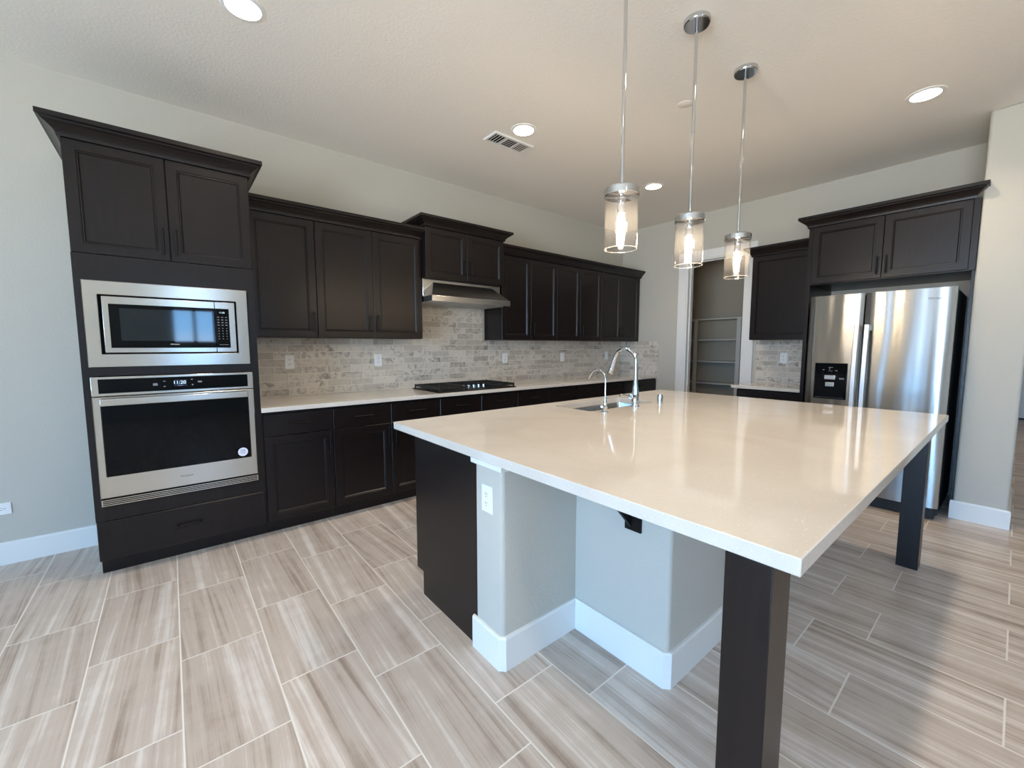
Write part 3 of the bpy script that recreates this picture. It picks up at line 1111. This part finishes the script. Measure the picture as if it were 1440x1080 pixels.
def slab_with_hole(outer, inner, z0, z1):
    mb = MB()
    bm = mb.bm
    for z, flip in ((z0, True), (z1, False)):
        vo = [bm.verts.new((x, y, z)) for x, y in outer]
        vi = [bm.verts.new((x, y, z)) for x, y in inner]
        ed = [bm.edges.new((a, b)) for a, b in zip(vo, vo[1:] + vo[:1])] + [bm.edges.new((a, b)) for a, b in zip(vi, vi[1:] + vi[:1])]
        bmesh.ops.triangle_fill(bm, use_beauty=True, use_dissolve=False, edges=ed)
        if flip:
            lo = (vo, vi)
        else:
            hi = (vo, vi)
    for a, b in zip(lo, hi):
        n_ = len(a)
        for i in range(n_):
            mb.face([a[i], a[(i + 1) % n_], b[(i + 1) % n_], b[i]])
    return mb


mb = slab_with_hole([(IX0, IY0), (IX1, IY0), (IX1, IY1), (IX0, IY1)], rounded(*SK, 0.03), ZI - TI, ZI)
tag(mb.build('island_countertop', 'quartz', bevel=0.0022, smooth=True), 'large cream quartz island countertop with sink cutout', 'countertop')

t = thing('kitchen_island', 'kitchen island base with dark end panel, painted knee wall and two legs', 'island', (2.67, -2.6, 0))
ZT = ZI - TI - 0.0005
XE = 1.365
mb = MB()
mb.prism([(-1.868, 0.105), (-2.428, 0.105), (-2.428, ZT), (-2.17, ZT), (-2.17, 0.64), (-1.868, 0.64)], 'x', XE + 0.0205, 3.955)
mb.box(XE + 0.0205, 2.40, -2.165, -1.868, 0.64, ZT)
mb.box(3.25, 3.955, -2.165, -1.868, 0.64, ZT)
mb.box(2.40, 3.25, -1.885, -1.868, 0.64, ZT - 0.22)
mb.box(XE + 0.0205, 3.955, -2.428, -1.935, 0.0, 0.105)
mb.build('cabinet_body', 'wood', t, smooth=False)
for xa_, xb_ in ((XE, XE + 0.020), (3.9555, 3.975)):
    MB().prism([(-1.846, 0.128), (-1.915, 0.128), (-1.915, 0.0), (-2.429, 0.0), (-2.429, ZT), (-1.846, ZT)], 'x', xa_, xb_).build('end_panel', 'wood', t, smooth=False)
Fi = lambda x, z: Matrix(((-1, 0, 0, x), (0, 0, 1, -1.8675), (0, 1, 0, z), (0, 0, 0, 1)))
for i in range(6):
    xr = 3.950 - i * 0.427
    d = panel_door(Fi(xr, 0.11), 0.423, 0.52, t)
    bar_pull(Fi(xr - (0.39 if i % 2 == 0 else 0.033), 0.53) @ Matrix.Translation((0, 0, 0.02)), 0.15, True, d)
# knee wall with rounded drywall corners
KX0, KX1, KI = 1.362, 3.978, 1.802
KY0, KY1, KY2 = -2.430, -2.606, -3.082


def corner(c, a0, a1, r=0.02, n_=5):
    return [(c[0] + r * math.cos(R(a0 + (a1 - a0) * i / n_)), c[1] + r * math.sin(R(a0 + (a1 - a0) * i / n_))) for i in range(n_ + 1)]


rc = 0.02
poly = [(KX0, KY0)] + corner((KX0 + rc, KY1 + rc), 180, 270) + [(KI, KY1)] + corner((KI + rc, KY2 + rc), 180, 270) \
    + corner((KX1 - (KI - KX0) - rc, KY2 + rc), 270, 360) + [(KX1 - (KI - KX0), KY1)] + corner((KX1 - rc, KY1 + rc), 270, 360) + [(KX1, KY0)]
mb = MB()
mb.prism(poly, 'z', 0.0, ZT)
mb.build('knee_wall', 'wall', t, smooth=True, angle=35)
ch = 0.015
path = [(KX0, KY0 + 0.022), (KX0, KY1 + ch), (KX0 + ch, KY1), (KI, KY1), (KI, KY2 + ch), (KI + ch, KY2), (KX1 - (KI - KX0) - ch, KY2), (KX1 - (KI - KX0), KY2 + ch),
        (KX1 - (KI - KX0), KY1), (KX1 - ch, KY1), (KX1, KY1 + ch), (KX1, KY0 + 0.022)]
mb = MB()
BB = [(0.0005, 0), (0.014, 0), (0.014, 0.137), (0.010, 0.147), (0.0005, 0.147)]
mb.sweep(path, BB, True)
mb.build('base_trim', 'trim', t, smooth=False)
for xa_, xb_ in ((KX0 - 0.020, KX0 + 0.06), (KX1 - 0.06, KX1 + 0.020)):
    mb = MB()
    mb.box(xa_, xb_, KY1 - 0.018, KY0 + 0.018, 0.842, ZT)
    mb.build('cap_trim', 'trim', t, bevel=0.004)
for x0_ in (1.3215, 3.737):
    MB().box(x0_, x0_ + 0.115, -3.573, -3.476, 0.0, ZT).build('leg', 'wood', t, bevel=0.0015)
# steel support bracket on the knee wall
mb = MB()
yb0, yb1 = -2.955, -2.880
mb.box(KI - 0.010, KI - 0.0005, yb0, yb1, 0.585, ZT - 0.001)
mb.box(KI - 0.31, KI - 0.010, yb0, yb1, ZT - 0.010, ZT - 0.001)
mb.prism([(KI - 0.010, 0.60), (KI - 0.265, ZT - 0.010), (KI - 0.010, ZT - 0.010)], 'y', -2.912, -2.900)
for v in ():
    pass
mb.build('support_bracket', 'black', t)
outlet(FB(KX0 - 0.0005, -2.510, 0.704), 'white outlet on the narrow end of the island knee wall', 'gfci')

# sink
t = thing('kitchen_sink', 'stainless steel undermount sink set in the island countertop', 'sink', (2.83, -1.97, 0.66))
mb = MB()
o_ = rounded(SK[0] - 0.012, SK[1] + 0.012, SK[2] - 0.012, SK[3] + 0.012, 0.04)
i_ = rounded(SK[0] - 0.004, SK[1] + 0.004, SK[2] - 0.004, SK[3] + 0.004, 0.034)
b_ = rounded(SK[0] + 0.012, SK[1] - 0.012, SK[2] + 0.012, SK[3] - 0.012, 0.05)
ob_ = rounded(SK[0] + 0.006, SK[1] - 0.006, SK[2] + 0.006, SK[3] - 0.006, 0.05)
zr = ZI - TI - 0.001
mb.loft([[(x, y, 0.668) for x, y in b_], [(x, y, zr) for x, y in i_], [(x, y, zr) for x, y in o_], [(x, y, zr - 0.003) for x, y in o_], [(x, y, 0.664) for x, y in ob_]], True, True)
mb.build('basin', steel('sink_steel', (0.62, 0.62, 0.61, 1), 0.22, (1, 0, 0), 0.4), t, smooth=True, angle=45)
MB().lathe((2.83, -1.97, 0.6685), [(0.045, 0), (0.045, 0.003), (0.03, 0.001)], 28).build('drain', 'chrome', t)

# kitchen faucet
t = thing('kitchen_faucet', 'tall chrome gooseneck pull-down faucet behind the island sink', 'faucet', (2.854, -2.2, ZI))
FX_, FY_ = 2.854, -2.200
mb = MB()
mb.lathe((FX_, FY_, ZI + 0.0005), [(0.030, 0), (0.030, 0.006), (0.026, 0.010), (0.025, 0.088), (0.023, 0.100), (0.018, 0.140), (0.014, 0.200), (0.013, 0.300)], 28)
mb.build('faucet_body', 'chrome', t)
pts = [(FX_, FY_, ZI + 0.295)]
for i in range(19):
    a = R(180 - 160 * i / 18)
    pts.append((FX_, FY_ + 0.092 + 0.092 * math.cos(a), ZI + 0.305 + 0.094 * math.sin(a)))
MB().tube(pts, 0.0125, 16).build('gooseneck_spout', 'chrome', t)
e1 = Vector(pts[-1])
dr_ = (Vector(pts[-1]) - Vector(pts[-2])).normalized()
dr_ = (dr_ + Vector((0, 0.0, -0.25))).normalized()
MB().tube([e1, e1 + dr_ * 0.02, e1 + dr_ * 0.05, e1 + dr_ * 0.085, e1 + dr_ * 0.118, e1 + dr_ * 0.126], [0.0135, 0.015, 0.016, 0.019, 0.0225, 0.020], 20).build('spray_head', 'chrome', t)
lv = MB()
lv.tube([(FX_ - 0.020, FY_, ZI + 0.072), (FX_ - 0.055, FY_, ZI + 0.076)], [0.019, 0.017], 18)
lv.tube([(FX_ - 0.052, FY_, ZI + 0.078), (FX_ - 0.085, FY_ + 0.004, ZI + 0.084), (FX_ - 0.150, FY_ + 0.010, ZI + 0.092), (FX_ - 0.160, FY_ + 0.011, ZI + 0.093)], [0.007, 0.0065, 0.010, 0.006], 14)
lv.build('lever', 'chrome', t)

# filter faucet
t = thing('filter_faucet', 'small thin chrome drinking water faucet left of the tall gooseneck faucet', 'faucet', (2.493, -2.223, ZI))
fx_, fy_ = 2.493, -2.223
MB().lathe((fx_, fy_, ZI + 0.0005), [(0.024, 0), (0.024, 0.004), (0.012, 0.010), (0.012, 0.020), (0.016, 0.028), (0.016, 0.050), (0.012, 0.056), (0.013, 0.062), (0.007, 0.095)], 24).build('faucet_body', 'chrome', t)
MB().tube([(fx_, fy_, ZI + 0.09), (fx_, fy_, ZI + 0.205), (fx_, fy_ + 0.004, ZI + 0.225), (fx_, fy_ + 0.018, ZI + 0.250), (fx_, fy_ + 0.040, ZI + 0.266), (fx_, fy_ + 0.062, ZI + 0.271),
           (fx_, fy_ + 0.088, ZI + 0.264), (fx_, fy_ + 0.112, ZI + 0.246), (fx_, fy_ + 0.130, ZI + 0.220), (fx_, fy_ + 0.136, ZI + 0.208)], 0.0055, 12).build('spout', 'chrome', t)
lv = MB()
lv.tube([(fx_ - 0.012, fy_, ZI + 0.040), (fx_ - 0.034, fy_, ZI + 0.040)], 0.010, 14)
lv.tube([(fx_ - 0.029, fy_, ZI + 0.042), (fx_ - 0.034, fy_, ZI + 0.088)], [0.005, 0.004], 10)
lv.build('lever', 'chrome', t)
tag(MB().lathe((3.116, -2.232, ZI + 0.0005), [(0.0205, 0), (0.0205, 0.058), (0.019, 0.064), (0.012, 0.068)], 24).build('sink_air_gap', 'chrome'),
    'short chrome air gap cap standing right of the gooseneck faucet', 'air gap')

# ------------------------------------------------------------------ pendants
PEND = [(1.98, 'nearest the camera'), (2.585, 'in the middle of the row'), (3.19, 'farthest from the camera')]
for px, where in PEND:
    py = -2.69
    t = thing('pendant_light', 'chrome pendant with clear glass cylinder, ' + where, 'pendant light', (px, py, 1.77), 'pendants over the island')
    MB().lathe((px, py, H - 0.026), [(0.060, 0.0), (0.064, 0.003), (0.066, 0.008), (0.066, 0.0255)], 40).build('canopy', 'chrome', t)
    mb = MB()
    mb.cyl((px, py, 2.040), (px, py, 2.46), 0.0075, 16)
    mb.cyl((px, py, 2.456), (px, py, H - 0.024), 0.0085, 16)
    mb.lathe((px, py, 2.034), [(0.018, 0), (0.018, 0.010), (0.010, 0.020)], 24)
    mb.build('rod', 'chrome', t)
    MB().lathe((px, py, 2.010), [(0.074, -0.012), (0.077, -0.010), (0.077, 0.018), (0.072, 0.024), (0.020, 0.0245)], 48).build('cap', 'chrome', t)
    MB().lathe((px, py, 1.930), [(0.014, -0.004), (0.018, 0.0), (0.018, 0.050), (0.012, 0.066)], 24).build('socket', 'chrome', t)
    mb = MB()
    r0, r1 = 0.0725, 0.0695
    mb.lathe((px, py, 1.770), [(r1, 0.001), (r0 - 0.0005, 0.0), (r0, 0.001), (r0, 0.227), (r1, 0.227)], 48, False, False)
    rings = [[(px + r1 * math.cos(2 * math.pi * k / 48), py + r1 * math.sin(2 * math.pi * k / 48), 1.770 + z) for k in range(48)] for z in (0.227, 0.001)]
    mb.loft(rings, False, False)
    bmesh.ops.remove_doubles(mb.bm, verts=mb.bm.verts, dist=1e-5)
    sh = mb.build('glass_shade', 'shade_glass', t, angle=60)
    rings = [[(px + (0.071 + 0.0019 * math.cos(a_)) * math.cos(2 * math.pi * k / 48), py + (0.071 + 0.0019 * math.cos(a_)) * math.sin(2 * math.pi * k / 48), 1.7695 + 0.0019 * math.sin(a_)) for k in range(48)] for a_ in [2 * math.pi * j / 8 for j in range(8)]]
    MB().loft(rings, closed=True).build('glass_rim', 'rim_glass', sh, angle=80)
    MB().lathe((px, py, 1.822), [(0.002, 0.022), (0.011, 0.026), (0.017, 0.037), (0.0190, 0.056), (0.0165, 0.078), (0.0115, 0.103)], 24).build('bulb', 'bulb', t)

# ------------------------------------------------------------------ recessed lights
RL = [(0.76, -1.30, 'white recessed ceiling light at the top left, above the oven cabinet area'), (2.61, -1.295, 'white recessed ceiling light beside the ceiling vent'),
      (4.42, -1.30, 'white recessed ceiling light closest to the far corner, behind the pendants'), (4.39, -3.35, 'white recessed ceiling light above the refrigerator side of the island')]
for x_ in (0.76, 2.61):
    RL.append((x_, -3.35, None))
for x_ in (-1.2, 0.76):
    RL.append((x_, -5.40, None))
RL.append((7.2, -5.2, None))
RL.append((9.6, -5.2, None))
for x_, y_, lab in RL:
    t = thing('recessed_light', lab or 'white recessed ceiling light overhead, outside the photo frame', 'ceiling light', (x_, y_, H), 'recessed ceiling lights' if lab else 'recessed ceiling lights outside the frame')
    mb = MB()
    mb.lathe((x_, y_, H), [(0.078, -0.006), (0.098, -0.003), (0.100, -0.0005)], 40, False, False)
    mb.build('trim_ring', 'plastic', t)
    MB().lathe((x_, y_, H), [(0.079, -0.0055), (0.079, -0.001)], 40).build('lens', 'downlight', t)
    ld = bpy.data.lights.new('lamp', 'AREA')
    ld.shape = 'DISK'
    ld.size = 0.15
    ld.energy = DOWN_W
    ld.color = WARM
    ld.spread = R(125)
    lo = bpy.data.objects.new('lamp', ld)
    COL.objects.link(lo)
    lo.parent = t
    lo.location = (0, 0, -0.008)

# sprinkler cover and vent
tag(MB().lathe((3.248, -2.268, H), [(0.046, -0.0022), (0.047, -0.0016), (0.047, -0.0005)], 32).build('sprinkler_cover', 'ceiling'),
    'small round white sprinkler cover plate on the ceiling between the pendants', 'sprinkler cover')
vx0, vx1, vy0, vy1 = 2.445, 2.850, -1.152, -0.980
t = thing('ceiling_vent', 'white rectangular air vent grille in the ceiling', 'vent', ((vx0 + vx1) / 2, (vy0 + vy1) / 2, H))
mb = MB()
f_ = 0.024
zt, zb_ = H - 0.0005, H - 0.010
ring = lambda a, z: [(vx0 + a, vy0 + a, z), (vx1 - a, vy0 + a, z), (vx1 - a, vy1 - a, z), (vx0 + a, vy1 - a, z)]
mb.loft([ring(0, zt), ring(0.006, zb_), ring(f_, zb_), ring(f_, zt)], False, False, True)
mb.build('vent_frame', 'trim', t, smooth=False)
MB().box(vx0 + f_, vx1 - f_, vy0 + f_, vy1 - f_, H - 0.0018, H - 0.0006).build('duct_shade_sheet', 'dark', t)  # thin near-black sheet imitates the unlit duct behind the louvers
ix0, ix1, iy0, iy1 = vx0 + f_, vx1 - f_, vy0 + f_, vy1 - f_
w3 = (ix1 - ix0) / 3
for s_ in (1, 2):
    MB().box(ix0 + w3 * s_ - 0.005, ix0 + w3 * s_ + 0.005, iy0, iy1, zb_, H - 0.002).build('divider', 'trim', t)


def slats(i, n_, tilt, along_x):
    mb = MB()
    a, b = ix0 + w3 * i + 0.006, ix0 + w3 * (i + 1) - 0.006
    for k in range(n_):
        if along_x:
            c = iy0 + (iy1 - iy0) * (k + 0.5) / n_
            mb.prism([(c - 0.004 - tilt, zb_), (c + 0.003 - tilt, zb_), (c + 0.004 + tilt, H - 0.0055), (c - 0.003 + tilt, H - 0.0055)], 'x', a, b)
        else:
            c = a + (b - a) * (k + 0.5) / n_
            mb.loft([[(c - 0.0035 - tilt, y, zb_), (c + 0.003 - tilt, y, zb_), (c + 0.004 + tilt, y, H - 0.0055), (c - 0.003 + tilt, y, H - 0.0055)] for y in (iy0, iy1)])
    mb.build('louvers', 'trim', t, smooth=False)


slats(0, 4, 0.003, False)
slats(1, 5, 0.003, True)
slats(2, 5, 0.005, False)
